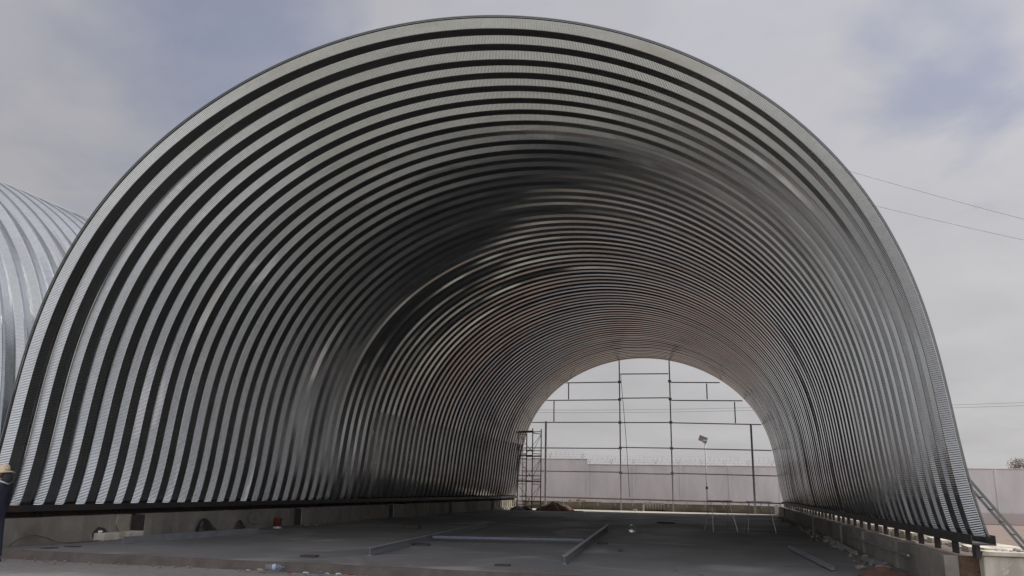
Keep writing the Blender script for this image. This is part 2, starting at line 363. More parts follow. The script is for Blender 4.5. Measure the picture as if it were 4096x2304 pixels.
# ------------------------------------------------------------------ the arch
Y0 = 13.66; NP = 71; PW = 0.61; ZB = 0.81; YE = Y0 + NP * PW
def rad(th): return 17.2288 * (1 - 0.5092 * math.cos(2 * th) + 0.039 * math.cos(4 * th) - 0.771 * math.sin(th) + 0.2098 * math.sin(3 * th)) - 0.045 * math.sin(th) ** 4
NS = 260
ARC = []
for i in range(NS + 1):
    th = PI * i / NS; r_ = rad(th); ARC.append((r_ * math.cos(th), r_ * math.sin(th)))
S = [0.0]
for a, b_ in zip(ARC, ARC[1:]): S.append(S[-1] + math.hypot(b_[0] - a[0], b_[1] - a[1]))
NRM = []
for i in range(NS + 1):
    a = ARC[max(i - 1, 0)]; c_ = ARC[min(i + 1, NS)]
    dx, dz_ = c_[0] - a[0], c_[1] - a[1]; l = math.hypot(dx, dz_); NRM.append((dz_ / l, -dx / l))
NRM[0] = (NRM[0][0], 0); NRM[-1] = (NRM[-1][0], 0)
SEC = [(0.0, 0.0, 0), (0.048, 0.0, 0), (0.057, -0.007, 0), (0.163, -0.146, 1), (0.172, -0.153, .4), (0.438, -0.153, .15), (0.447, -0.146, .4), (0.553, -0.007, 1), (0.562, 0.0, 0), (0.597, 0.0, 0), (0.598, 0.034, 0), (0.609, 0.034, 0)]
# third value: is the strip that ENDS at this point fluted?
ODD = {6: .35, 8: .9, 12: .2, 18: .2, 23: .6, 24: .5, 26: .8, 27: .5, 30: .5, 36: .3, 44: .3}
def make_shell():
    rows = []; fl = []; rnd = random.Random(3)
    for k in range(NP):
        jy = rnd.uniform(-0.008, 0.008); jd = rnd.uniform(-0.008, 0.008)
        for (dy, off, ff) in SEC:
            inner = 0.05 < dy < 0.56
            rows.append((k * PW + dy + (jy if inner else 0), off + (jd if off < -0.1 else 0), 0.05 < dy < 0.56))
            fl.append(ff)
    rows.append((NP * PW, 0.0, False)); fl.append(0)
    nr = len(rows); vs = []; 
    for i in range(NS + 1):
        x, z = ARC[i]; nx, nz = NRM[i]
        q = min(1, i / 6, (NS - i) / 6) 
        for jj, (y, off, inn) in enumerate(rows):
            if inn and jj % 12 == 2:       # one set of wobbles per panel: shift, twist and depth drift slowly along the arch
                kk = y // PW; sc_ = S[i] * 0.13
                w1 = noise.noise(Vector((sc_, kk * 7.3, 0.5))); w2 = noise.noise(Vector((sc_ * 1.6, kk * 5.1, 8.5))); w3 = noise.noise(Vector((sc_ * 0.7, kk * 3.9, 20.5)))
                odd = 1.0 + 1.8 * ODD.get(int(kk), 0)
            if inn:
                f = (y % PW) / PW - 0.5; dep = -off / 0.153
                vs.append((x + nx * (off + dep * f * 0.036 * w2 * odd + dep * 0.006 * w3), y + dep * (0.012 * w1 + 0.020 * w3 * f * odd), z + nz * (off + dep * f * 0.036 * w2 * odd + dep * 0.006 * w3)))
            else: vs.append((x + nx * off, y, z + nz * off))
    faces = []; uvs = []; flv = []
    for i in range(NS):
        for j in range(nr - 1):
            a = i * nr + j; faces.append((a, a + 1, a + nr + 1, a + nr))
            uvs += [S[i], rows[j][0], S[i], rows[j + 1][0], S[i + 1], rows[j + 1][0], S[i + 1], rows[j][0]]
            flv.append(float(fl[j + 1]))
    me = bpy.data.meshes.new('shell'); me.from_pydata(vs, [], faces)
    uvl = me.uv_layers.new(name='uv'); uvl.data.foreach_set('uv', uvs)
    at = me.attributes.new('flute', 'FLOAT', 'FACE'); at.data.foreach_set('value', flv)
    me.polygons.foreach_set('use_smooth', [True] * len(me.polygons))
    # sharp: every edge that runs along the arch
    ev = [0] * (2 * len(me.edges)); me.edges.foreach_get('vertices', ev)
    sh = me.attributes.new('sharp_edge', 'BOOLEAN', 'EDGE')
    sh.data.foreach_set('value', [abs(ev[2 * i] - ev[2 * i + 1]) == nr for i in range(len(me.edges))])
    me.materials.append(M['flute']); me.update()
    return me
shell_me = make_shell()
def channel(side):
    mb = MB(); x = side * 9.03; L = NP * PW
    mb.box((x - 0.16, -0.15, -0.12), (x + 0.16, L + 0.1, -0.10)); mb.box((x - 0.16, -0.15, -0.0995), (x - 0.148, L + 0.1, 0.02)); mb.box((x + 0.148, -0.15, -0.0995), (x + 0.16, L + 0.1, 0.02))
    return mb
def arch(label, loc, brackets):
    a = thing('arched_hangar', label, 'hangar', loc)
    o = bpy.data.objects.new('shell', shell_me); COL.objects.link(o); o.parent = a
    for side in (-1, 1): channel(side).build('base_channel', M['dark_steel'], a)
    # rolled edge angle round each mouth
    for yy in (-0.03, NP * PW + 0.004):
        mb = MB(); vs = []; fs = []
        for i in range(NS + 1):
            x, z = ARC[i]; nx, nz = NRM[i]
            for o_, y in ((0.002, yy), (0.022, yy), (0.022, yy + 0.026), (0.002, yy + 0.026)): vs.append((x + nx * o_, y, z + nz * o_))
        for i in range(NS):
            for k in range(4):
                q = i * 4 + k; q2 = i * 4 + (k + 1) % 4; fs.append((q, q2, q2 + 4, q + 4))
        mb.add(vs, fs).build('edge_trim', M['dark_alloy'], a)
    if brackets:
        me = None
        for side in (-1, 1):
            for k in range(36):
                if me is None:
                    mb = MB(); mb.box((-0.03, -0.10, -0.33), (0.03, -0.07, -0.121)); mb.box((-0.03, 0.07, -0.33), (0.03, 0.10, -0.121)); mb.box((-0.06, -0.0695, -0.14), (0.06, 0.0695, -0.122))
                    b_ = mb.build('rail_bracket', M['dark_steel'], a); me = b_.data
                else:
                    b_ = bpy.data.objects.new('rail_bracket', me); COL.objects.link(b_); b_.parent = a
                b_.location = (side * 9.03, 0.25 + k * 1.22 + random.uniform(-.1, .1), 0)
    return a
arch('huge open-ended arched hangar of ribbed galvanised steel that fills the photo', (0, Y0, ZB), True)
arch('neighbouring arched steel hangar seen from outside at the left edge, its ribs shining', (-18.5, Y0, ZB), False)

# ------------------------------------------------------------------ ground, slab
mb = MB()
def gz(x, y):
    z = -0.16
    if y > 18: z -= 0.5 * min(1, (y - 18) / 45)
    if x > 9.3 and y > 14.1: z += 0.56 * max(0, 1 - max(0, y - 30) / 40)
    return z
XS = [-600, -300, -120, -60, -40] + list(range(-30, 9, 2)) + [9.25, 9.35] + list(range(10, 61, 2)) + [80, 120, 300, 600]
YS = [-120, -50, -20, -10] + list(range(-6, 12, 2)) + [11, 11.5, 12, 12.5, 13, 13.5, 14.05, 14.15, 15, 15.5, 16, 16.5, 17, 17.5, 18] + list(range(19, 80, 2)) + [100, 150, 300, 700, 1400]
vs = []
for y in YS:
    for x in XS:
        z = gz(x, y)
        if -30 < x < 60 and -6 < y < 80: z += 0.06 * noise.noise(Vector((x * .4, y * .4, 0))) * (0.3 if y < 14.1 and abs(x) < 10 else 1)
        vs.append((x, y, z))
nx_ = len(XS)
mb.add(vs, [(j * nx_ + i, j * nx_ + i + 1, (j + 1) * nx_ + i + 1, (j + 1) * nx_ + i) for j in range(len(YS) - 1) for i in range(nx_ - 1)])
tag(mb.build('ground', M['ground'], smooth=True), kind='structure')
# floor slab: slightly ragged front edge
mb = MB(); top = []; bot = []
n = 120
for i in range(n + 1):
    x = -9.6 + 18.3 * i / n
    e = 13.74 + 0.05 * noise.noise(Vector((x * 1.3, 3, 0))) + 0.02 * noise.noise(Vector((x * 6, 7, 0)))
    top.append((x, e, 0.0)); bot.append((x, e - 0.10 - 0.12 * abs(noise.noise(Vector((x * 0.9, 9, 2)))), -0.22))
bk = [(p[0], 57.35, 0.0) for p in top]
k = n + 1
mb.add(top + bk, [(i, i + 1, k + i + 1, k + i) for i in range(n)])
fl = mb.build('floor', M['floor']); tag(fl, kind='structure')
mb = MB(); mb.add([(p[0], p[1] - .002, p[2] - .002) for p in top] + bot, [(k + i, k + i + 1, i + 1, i) for i in range(n)])
mb.add([(x, 57.352, z) for z in (-0.6, -0.002) for x in (-9.6, 8.7)], [(0, 1, 3, 2)])
tag(mb.build('floor_edge', M['slab_edge']), kind='structure')

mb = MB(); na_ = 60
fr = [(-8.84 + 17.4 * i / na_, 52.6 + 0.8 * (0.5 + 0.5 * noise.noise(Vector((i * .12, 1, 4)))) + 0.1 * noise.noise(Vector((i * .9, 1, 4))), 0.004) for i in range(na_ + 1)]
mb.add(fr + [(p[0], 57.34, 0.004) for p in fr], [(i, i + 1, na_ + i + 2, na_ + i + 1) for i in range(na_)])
tag(mb.build('path', M['sunlit_floor']), kind='structure')  # pale sheet over the slab; its colour carries the sunlight of this strip

# ------------------------------------------------------------------ plinths
def seg_wall(mb, x0, x1, y0, y1, z0, z1, step=0.6, amp=0.012):
    n = max(1, int((y1 - y0) / step))
    for i in range(n):
        pass
    vs = []; fs = []
    for i in range(n + 1):
        y = y0 + (y1 - y0) * i / n
        a = amp * noise.noise(Vector((x0, y * 1.7, 1))); b2 = amp * noise.noise(Vector((x1, y * 1.7, 5))); c2 = amp * noise.noise(Vector((x0, y * 2.3, 9)))
        vs += [(x0 + a, y, z0), (x1 + b2, y, z0), (x1 + b2, y, z1 + c2), (x0 + a, y, z1 + c2)]
    for i in range(n):
        for k in range(4):
            q = i * 4 + k; q2 = i * 4 + (k + 1) % 4; fs.append((q, q + 4, q2 + 4, q2))
    fs.append((0, 1, 2, 3)); q = n * 4; fs.append((q + 3, q + 2, q + 1, q))
    mb.add(vs, fs)
# left plinth
pl = thing('concrete_plinth', 'stained concrete plinth wall under the left foot of the hangar, with dark slots', 'plinth', (0, 0, 0))
mb = MB(); ys = [Y0 - 0.1, 18.05, 26.1, 34.3, 42.4, 50.5, 57.2]
for a, b_ in zip(ys, ys[1:]): seg_wall(mb, -9.5, -8.86, a + 0.28 if a > 14 else a, b_ - 0.28 if b_ < 57 else b_, -0.2, 0.565)
mb.build('wall', M['concrete'], pl)
mb = MB(); mb.box((-9.48, Y0 + .3, -0.2), (-8.91, 57, 0.53)); mb.build('slot_back', M['dark_patch'], pl)  # slots are shallow; their recess shade is put into this dark backing
MB().box((-9.28, Y0 - .05, 0.5), (-9.20, 57.1, 0.685)).build('gap_shade', M['dark_patch'], pl)  # dark filler behind the channel gap, standing in for the shade there
for i in range(11):
    y = 51.1 + i * 0.55; mb = MB(); mb.add([(x_, y_, z_) for y_ in (y, y + 0.18) for x_, z_ in ((-8.858, 0.002), (-8.66, 0.002), (-8.67, 0.09), (-8.80, 0.16), (-8.80, 0.50), (-8.858, 0.50))], [(0, 1, 2, 3, 4, 5), (11, 10, 9, 8, 7, 6)] + [(k, k + 6, (k + 1) % 6 + 6, (k + 1) % 6) for k in range(6)])
    mb.build('rib', M['pale_concrete'], pl)
# right plinth
pr_ = thing('concrete_plinth', 'concrete plinth wall under the right foot of the hangar, daylight showing above it', 'plinth', (0, 0, 0))
mb = MB(); seg_wall(mb, 8.66, 8.88, Y0 + 0.7, 57.2, -0.2, 0.49)
mb.build('wall', M['concrete'], pr_)
for y in (14.05, 17.9, 22.0, 26.1, 34.3, 42.4, 50.5): MB().box((8.60, y, -0.2), (8.80 if y < 15 else 8.99, y + 0.28, 0.505)).build('pier', M['concrete'], pr_, bevel=0.015)
mb = MB(); seg_wall(mb, 9.75, 10.0, Y0 + 1.2, 57.2, -0.5, 0.44, amp=0.03)
for i in range(44): 
    y = Y0 + 1.4 + i * 0.97; mb.box((9.70, y, 0.2), (10.05, y + 0.5, 0.50), 0.02)
mb.build('outer_kerb', M['pale_concrete'], pr_)
mb = MB(); nyy = 40
mb.add([(x, 14.3 + 42.7 * i / nyy, gz(11, 14.3 + 42.7 * i / nyy) + 0.05 + 0.02 * noise.noise(Vector((x, i * 1.0, 0)))) for i in range(nyy + 1) for x in (10.02, 10.4, 10.9)], [(i * 3 + k, i * 3 + k + 1, i * 3 + k + 4, i * 3 + k + 3) for i in range(nyy) for k in (0, 1)])
tag(mb.build('path', M['pale_concrete']), kind='structure')
mb = MB(); mb.bar((8.62, 24.1, 0.30), (8.55, 16.4, 0.33), 0.035); mb.build('ledge_bar', M['galv'], pr_)
# rubble between kerb and plinth, visible through the gap
def rock_mesh(n, area, smin, smax, rnd, zf=lambda x, y: 0.0):
    mb = MB()
    for i in range(n):
        x, y = area(rnd); s_ = rnd.uniform(smin, smax); z = zf(x, y)
        bmx = bmesh.new(); bmesh.ops.create_icosphere(bmx, subdivisions=1, radius=s_)
        rot = Matrix.Rotation(rnd.uniform(0, 6), 3, 'Z') @ Matrix.Rotation(rnd.uniform(0, 6), 3, 'X')
        vv = []
        for v in bmx.verts:
            q = v.co * (0.75 + 0.45 * rnd.random()); q = rot @ q; q.z *= 0.65; vv.append((q.x + x, q.y + y, q.z + z + s_ * 0.35))
        mb.add(vv, [tuple(v.index for v in f.verts) for f in bmx.faces]); bmx.free()
    return mb
rnd = random.Random(5)
tag(rock_mesh(160, lambda r: (8.45 - abs(r.gauss(0, .22)), r.uniform(16.5, 50)), 0.025, 0.11, rnd).build('rubble', M['stone']), 'broken stones and mortar crumbs strewn along the foot of the right plinth', 'rubble', kind='stuff')
tag(rock_mesh(90, lambda r: (-8.62 + abs(r.gauss(0, .12)), r.uniform(24, 50)), 0.02, 0.06, rnd).build('gravel', M['stone']), 'loose gravel along the foot of the left plinth', 'gravel', kind='stuff')

# abutment wall at right front
ab = thing('retaining_wall', 'pale streaked concrete retaining wall in front of the hangar at the lower right corner', 'wall')
mb = MB(); mb.box((9.10, 13.9, -0.3), (15.5, 14.25, 0.52)); mb.build('wall', M['pale_concrete'], ab, bevel=0.02)
mb = MB(); mb.box((9.08, 13.82, 0.523), (11.2, 14.4, 0.585), 0.01); mb.box((11.3, 13.8, 0.523), (15.4, 14.35, 0.60), 0.012); mb.build('coping', M['pale_concrete'], ab, bevel=0.01)
mb = MB(); mb.box((8.802, 14.12, -0.2), (9.098, 14.3, 0.49)); mb.build('infill', M['soil'], ab)
mb = MB(); 
for x, w_ in ((9.75, .16), (10.6, .28), (11.9, .2)): mb.box((x, 13.84, -0.3), (x + w_, 13.898, 0.48))
mb.build('buttress', M['mortar'], ab, bevel=0.01)
tag(rock_mesh(50, lambda r: (r.uniform(9.4, 12.5), r.uniform(13.95, 14.35)), 0.015, 0.05, rnd, lambda x, y: 0.58).build('mortar_crumbs', M['paper']), 'pale mortar crumbs on top of the lower right retaining wall', 'mortar crumbs', kind='stuff')

# ------------------------------------------------------------------ heaps
def heap(name, c, rx, ry, h, m, label, cat, seed=1, rough=0.25):
    mb = MB(); nr, na = 14, 40; vs = []; fs = []
    for i in range(nr + 1):
        q = i / nr
        for k in range(na):
            a = 2 * PI * k / na; rr = q * (1 + 0.22 * noise.noise(Vector((math.cos(a) * 1.3, math.sin(a) * 1.3, seed))))
            x = math.cos(a) * rr * rx; y = math.sin(a) * rr * ry
            z = h * (1 - q) ** 0.62 * (1 + rough * noise.noise(Vector((x * 3, y * 3, seed * 3.1)))) + 0.06 * h * noise.noise(Vector((x * 11, y * 11, seed))) * (1 - q) ** .3
            if i == nr: z = -0.02
            vs.append((x, y, z))
    for i in range(nr):
        for k in range(na):
            a = i * na + k; b_ = i * na + (k + 1) % na; fs.append((a, a + na, b_ + na, b_))
    o = mb.add(vs, fs).build(name, m, smooth=True, loc=c); return tag(o, label, cat)
heap('soil_heap', (-5.3, 52.6, 0), 1.25, 0.9, 0.55, M['soil'], 'low brown heap of earth on the floor in front of the back wall', 'soil heap', 2)
heap('soil_heap', (8.0, 15.6, 0), 0.50, 0.5, 0.17, M['red_soil'], 'reddish earth heap beside the right plinth at the bottom edge', 'soil heap', 5, 0.6)
heap('soil_heap', (-5.2, 60.5, -0.35), 2.2, 1.0, 1.05, M['soil'], 'low earth mound showing just above the back block wall', 'soil heap', 8)
mb = MB(); mb.bar((-5.25, 51.9, 0.60), (-4.75, 51.4, 0.03), 0.09, 0.03); tag(mb.build('plank', M['wood']), 'short plank leaning on the brown earth heap', 'plank')
mb = MB(); mb.bar((-4.5, 51.9, 0.03), (-3.3, 51.7, 0.03), 0.12, 0.05); tag(mb.build('plank', M['wood']), 'plank lying flat on the floor right of the brown earth heap', 'plank')

# ------------------------------------------------------------------ end wall frame (back mouth)
YF = 57.17
ef = thing('end_wall_frame', 'grey steel tube frame standing in the far mouth of the hangar, still without cladding', 'steel frame', (0.17, YF, 0))
def fpost(x, z0, z1, w_=0.085): MB().bar((x - 0.17, 0, z0), (x - 0.17, 0, z1), w_).build('post', M['frame_steel'], ef)
def frail(x0, x1, z0, z1=None, w_=0.07): MB().bar((x0 - 0.17, 0.0, z0), (x1 - 0.17, 0.0, z1 if z1 is not None else z0), w_).build('rail', M['frame_steel'], ef)
fpost(-1.58, 0.0, 10.45); fpost(1.92, 0.0, 10.3); fpost(-6.88, 0.0, 6.05, 0.13); fpost(7.21, 0.0, 5.83, 0.13)
fpost(-5.24, 7.6, 8.75, .08); fpost(-6.3, 6.02, 7.48, .08); fpost(4.42, 7.52, 8.6, .08); fpost(6.22, 5.9, 7.33, .08)
frail(-5.6, -1.65, 8.79); frail(-1.51, 1.85, 9.36, 9.33); frail(1.99, 5.3, 8.72, 8.66)
frail(-6.9, -1.65, 7.54); frail(-1.51, 1.85, 7.65); frail(1.99, 6.75, 7.47, 7.4)
frail(-7.95, -1.65, 5.97); frail(-1.51, 1.85, 5.95); frail(1.99, 7.9, 5.93, 5.80)
frail(-8.5, -1.65, 4.17); frail(-1.51, 1.85, 4.24, 4.21); frail(1.99, 8.45, 4.20, 4.10)
frail(-8.65, -1.65, 2.56); frail(-1.51, 1.85, 2.49, 2.47); frail(1.99, 8.8, 2.53, 2.45)
for px_ in (-1.58, 1.92):
    for pz_ in (8.79, 7.55, 5.95, 4.2, 2.52): MB().box((px_ - 0.17 - 0.11, -0.072, pz_ - 0.09), (px_ - 0.17 + 0.11, -0.061, pz_ + 0.09)).build('gusset_plate', M['frame_steel'], ef)
MB().bar((-8.9, -0.12, 0.80), (8.75, -0.12, 0.71), 0.12, 0.09).build('sill_rail', M['rust'], ef)
mb = MB()
for i in range(15):
    x = -8.2 + i * 1.2; mb.bar((x, -0.12, 0.74 - .005 * i), (x + 0.06, -0.10, 0.30), 0.05)
mb.build('prop', M['frame_steel'], ef)
tag(MB().tube([(-1.48 + 0.5 * (i / 24) + 0.05 * math.sin(i / 24 * PI), YF - 0.16, 9.3 - 8.4 * i / 24) for i in range(25)], 0.018, 5).build('rope', M['wire']), 'thin slack rope hanging from the top rail of the far steel frame', 'rope')

# low block walls under the frame
def block_wall(x0, x1, label, seed):
    b_ = thing('block_wall', label, 'block wall', ((x0 + x1) / 2, 57.62, 0)); mb = MB(); rr = random.Random(seed); L = x1 - x0
    n = int(L / 1.35)
    for i in range(n):
        a = -L / 2 + i * L / n
        mb.box((a + .012, -0.16 + rr.uniform(-.01, .01), -0.5), (a + L / n - .012, 0.16, 0.54 + rr.uniform(-.025, .02)))
    mb.build('blocks', M['block'], b_, bevel=0.03)
    MB().box((-L / 2, -0.145, -0.5), (L / 2, 0.145, 0.50)).build('mortar_joint', M['concrete'], b_)
    return b_
block_wall(-8.6, -0.12, 'brownish cement block wall closing the left part of the far mouth at floor level', 3)
block_wall(1.33, 8.45, 'brownish cement block wall closing the right part of the far mouth at floor level', 4)
rb = thing('ribbed_concrete_screen', 'pale ribbed concrete screen filling the gap between the two low back walls', 'concrete screen', (0.6, 57.9, 0))
mb = MB()
for i in range(8): mb.box((-0.72 + i * 0.19, -0.05, 0.1), (-0.72 + i * 0.19 + 0.11, 0.06, 0.52))
mb.build('rib', M['mortar'], rb, bevel=0.015); MB().box((-0.75, 0.061, -0.4), (0.75, 0.16, 0.56)).build('backing', M['pale_concrete'], rb)
MB().box((-0.78, -0.06, -0.4), (0.76, 0.06, 0.09)).build('base', M['soil'], rb)
MB().box((8.5, 57.5, -0.4), (8.68, 57.9, 0.62)).build('corner_pier', M['mortar'])
tag(bpy.data.objects['corner_pier'], 'small pale pier at the right end of the low back wall', 'pier')
bl = MB().box((-0.75, 56.9, 0.0), (-0.5, 57.1, 0.12)).build('loose_block', M['mortar'], bevel=0.01); tag(bl, 'small white block on the floor before the left back wall', 'block')
tag(MB().box((-0.14, 57.3, 0.002), (-0.04, 57.4, 0.42)).build('white_stake', M['mortar'], bevel=0.01), 'short white stake at the end of the left back block wall', 'stake')

# ------------------------------------------------------------------ scaffold tower
sc = thing('scaffold_tower', 'tall narrow rusty scaffold tower with a plank on top by the far left wall', 'scaffold', (-6.75, 51.6, 0), R(-28))
LX, LY, TH_ = 0.62, 0.42, 1.58
cor = [(-LX, -LY), (LX, -LY), (LX, LY), (-LX, LY)]
for k, (x, y) in enumerate(cor):
    MB().tube([(x, y, 0.12), (x, y, 4.85 + (0.25 if k in (1, 2) else 0))], 0.034, 8).build('leg', M['rust'], sc)
    MB().lathe([(0.05, 0), (0.06, 0.03), (0.02, 0.06), (0.02, 0.16)], 10, (x, y, 0)).build('foot', M['rust'], sc)
for lv in range(3):
    z = 0.25 + lv * TH_
    for (a, b_) in ((0, 1), (3, 2)):
        for zz in (z, z + 0.32, z + TH_ - 0.05):
            MB().tube([(*cor[a], zz), (*cor[b_], zz)], 0.026, 6).build('rung', M['rust'], sc)
    for (a, b_) in ((0, 3), (1, 2)):
        A, B_ = cor[a], cor[b_]
        for zz in (z + .1, z + TH_ - 0.2): MB().tube([(*A, zz), (*B_, zz)], 0.026, 6).build('rung', M['rust'], sc)
    MB().tube([(cor[0][0], cor[0][1] - .03, z + TH_ - .2), (cor[1][0], cor[1][1] - .03, z + .2)], 0.014, 6).build('brace', M['rust'], sc)
    MB().tube([(cor[3][0], cor[3][1] + .03, z + .2), (cor[2][0], cor[2][1] + .03, z + TH_ - .2)], 0.014, 6).build('brace', M['galv'], sc)
    MB().tube([(cor[1][0] + .03, cor[1][1], z + .2), (cor[2][0] + .03, cor[2][1], z + TH_ - .2)], 0.014, 6).build('brace', M['rust'], sc)
lad = MB()
for x in (-0.16, 0.14): lad.tube([(x, -LY - .05, 0.5), (x, -LY - .05, 4.6)], 0.02, 6)
for i in range(14): lad.tube([(-0.16, -LY - .05, 0.62 + i * 0.29), (0.14, -LY - .05, 0.62 + i * 0.29)], 0.013, 6)
lad.build('ladder', M['rust'], sc)
MB().box((-0.85, -0.42, 4.86), (0.45, 0.0, 4.93)).build('plank', M['wood'], sc, bevel=0.006)
for q, (x, y, l_) in enumerate([(-7.6, 51.9, 'grey cement sack slumped at the foot of the far left wall'), (-7.15, 52.3, 'dark sack lying beside the foot of the scaffold tower')]):
    heap('sack', (x, y, 0), 0.5, 0.32, 0.26, M['stone'] if q == 0 else M['plastic_black'], l_, 'sack', 11 + q, 0.1)

# ------------------------------------------------------------------ boundary wall, razor wire
bwm = M['bwall']
def bwall(x0, x1, z1, label, y=72.0):
    b_ = thing('boundary_wall', label, 'boundary wall', ((x0 + x1) / 2, y, -0.8)); L = x1 - x0; H = z1 + 0.8
    MB().box((-L / 2, 0, 0), (L / 2, 0.22, H)).build('wall', bwm, b_, bevel=0.01)
    MB().box((-L / 2, -0.05, H + .001), (L / 2, 0.27, H + 0.07)).build('coping', bwm, b_, bevel=0.01)
    n = max(1, int(L / 4)); mb = MB()
    for i in range(n + 1):
        x = -L / 2 + L * i / n; mb.box((max(-L / 2, x - 0.12), -0.07, 0), (min(L / 2, x + 0.12), -0.003, H - 0.02))
    mb.build('pilaster', bwm, b_)
    return b_, L, H
def razor(b_, L, H, x0l, x1l, step):
    x = x0l; me = None
    while x < x1l:
        if me is None:
            mb = MB()
            for s_ in (-1, 1): mb.bar((0, 0, 0), (s_ * 0.13, 0, 0.42), 0.035)
            mb.bar((0, 0, -0.05), (0, 0, 0.08), 0.05); o = mb.build('wire_bracket', M['frame_steel'], b_); me = o.data
        else:
            o = bpy.data.objects.new('wire_bracket', me); COL.objects.link(o); o.parent = b_
        o.location = (x, 0.11, H + 0.08); x += step
    pts = []; n = int((x1l - x0l) / 0.40 * 14)
    for i in range(n):
        a = i / 14 * 2 * PI; q = i / n; j = noise.noise(Vector((i * 0.03, 2, 0)))
        pts.append((x0l + (x1l - x0l) * q + 0.30 * math.cos(a) + j * .3, 0.11 + 0.2 * math.sin(a * 0.5), H + 0.46 + 0.33 * math.sin(a) + j * 0.2))
    MB().tube(pts, 0.0055, 4, False).build('razor_wire', M['razor'], b_)
    mb = MB()
    for zz in (0.25, 0.45): mb.tube([(x0l, 0.0, H + zz), (x1l, 0.0, H + zz)], 0.006, 4)
    mb.build('strand', M['razor'], b_)
b_, L, H = bwall(-34, -6.30, 3.93, 'taller stepped section of the pinkish boundary wall behind the scaffold, razor wire on top'); razor(b_, L, H, L / 2 - 9.2, L / 2 - 0.1, 2.9)
b_, L, H = bwall(-6.3, 70, 3.48, 'long pinkish plastered boundary wall with razor wire behind the hangar, stretching to the right'); razor(b_, L, H, -L / 2 + 0.15, -L / 2 + 17, 1.92)

# ------------------------------------------------------------------ street lamp
lp = thing('street_lamp', 'solar street lamp on a thin pole standing before the boundary wall', 'street lamp', (3.97, 66, -0.65))
MB().tube([(0, 0, 0), (0, 0, 3), (0, 0, 5.9)], 0.06, 10, rs=[0.075, 0.06, 0.045]).build('pole', M['frame_steel'], lp, smooth=True)
MB().lathe([(0.17, 0), (0.17, 0.03), (0.08, 0.06), (0.08, 0.3)], 12).build('base_plate', M['frame_steel'], lp)
hd = MB().box((-0.42, -0.34, -0.02), (0.24, 0.34, 0.02)).build('solar_panel', M['frame_steel'], lp, bevel=0.008, loc=(-0.06, 0, 6.0), rot=(R(-38), R(22), 0))
hd2 = MB().box((-0.16, -0.72, -0.05), (0.16, 0.1, 0.03)).build('lamp_head', M['galv'], lp, bevel=0.02, loc=(-0.02, -0.05, 5.78), rot=(R(-8), 0, 0))
MB().box((-0.09, -0.12, 2.2), (0.09, -0.06, 2.4)).build('junction_box', M['dark_steel'], lp, bevel=0.01)

# ------------------------------------------------------------------ poles and wires
def pole(loc, h, label, group=None):
    p_ = thing('utility_pole', label, 'utility pole', loc, 0, group)
    MB().tube([(0, 0, 0), (0, 0, h)], 0.15, 12, rs=[0.19, 0.11]).build('pole', M['galv'], p_, smooth=True)
    MB().bar((-0.9, 0, h - 0.4), (0.9, 0, h - 0.4), 0.09, 0.11).build('crossarm', M['rust'], p_)
    for x in (-0.8, 0.8): MB().lathe([(0.02, 0), (0.06, 0.03), (0.03, 0.06), (0.06, 0.09), (0.03, 0.14)], 10, (x, 0, h - 0.34)).build('insulator', M['white_plastic'], p_)
    return p_
def span(a, b_, sag, r_=0.012, n=24):
    a = Vector(a); b_ = Vector(b_); pts = []
    for i in range(n + 1):
        q = i / n; p_ = a.lerp(b_, q); p_.z -= sag * 4 * q * (1 - q); pts.append(p_)
    return MB().tube(pts, r_, 5)
def at(px, py, depth): return CP + pdir(px, py) * depth
# high wires over the right side: from a mast hidden behind the shell to one out of frame
A1 = at(3250, 641, 40); A2 = at(3250, 760, 40); B1 = at(4500, 978, 40); B2 = at(4500, 1044, 40)
for a_, b2, l_ in ((A1, B1, 'upper of the two thin cables sloping down across the grey sky at right'), (A2, B2, 'lower of the two thin cables sloping down across the grey sky at right')):
    tag(span(a_, b2, 0.12, 0.011).build('overhead_cable', M['wire']), l_, 'cable', 'cables across the right sky')
pole((A1.x, A1.y, -0.4), A1.z + 0.9, 'tall steel pole carrying the sloping cables, standing close behind the right side of the hangar')
pole((B1.x, B1.y, -0.4), B1.z + 0.9, 'tall steel pole beyond the right edge that ends the sloping cables')
for (dz_, l_) in ((0, 'upper of the two level power lines far behind the boundary wall'), (-0.33, 'lower of the two level power lines far behind the boundary wall')):
    xs = [(-32, 11.3), (12.2, 11.2), (48, 12.0)]
    mb = MB()
    for (xa, za), (xb, zb) in zip(xs, xs[1:]): 
        a_ = Vector((xa, 100, za + dz_)); b2 = Vector((xb, 100, zb + dz_)); mb2 = span(a_, b2, 0.32, 0.016); mb.add(mb2.v, mb2.f)
    tag(mb.build('power_line', M['wire']), l_, 'power line', 'far power lines')
for x in (-32, 12.2, 48): pole((x, 100, -0.7), 12.2, {-32: 'distant power pole far left beyond the boundary wall', 12.2: 'distant power pole behind the right wall of the hangar', 48: 'distant power pole far right beyond the boundary wall'}[x])

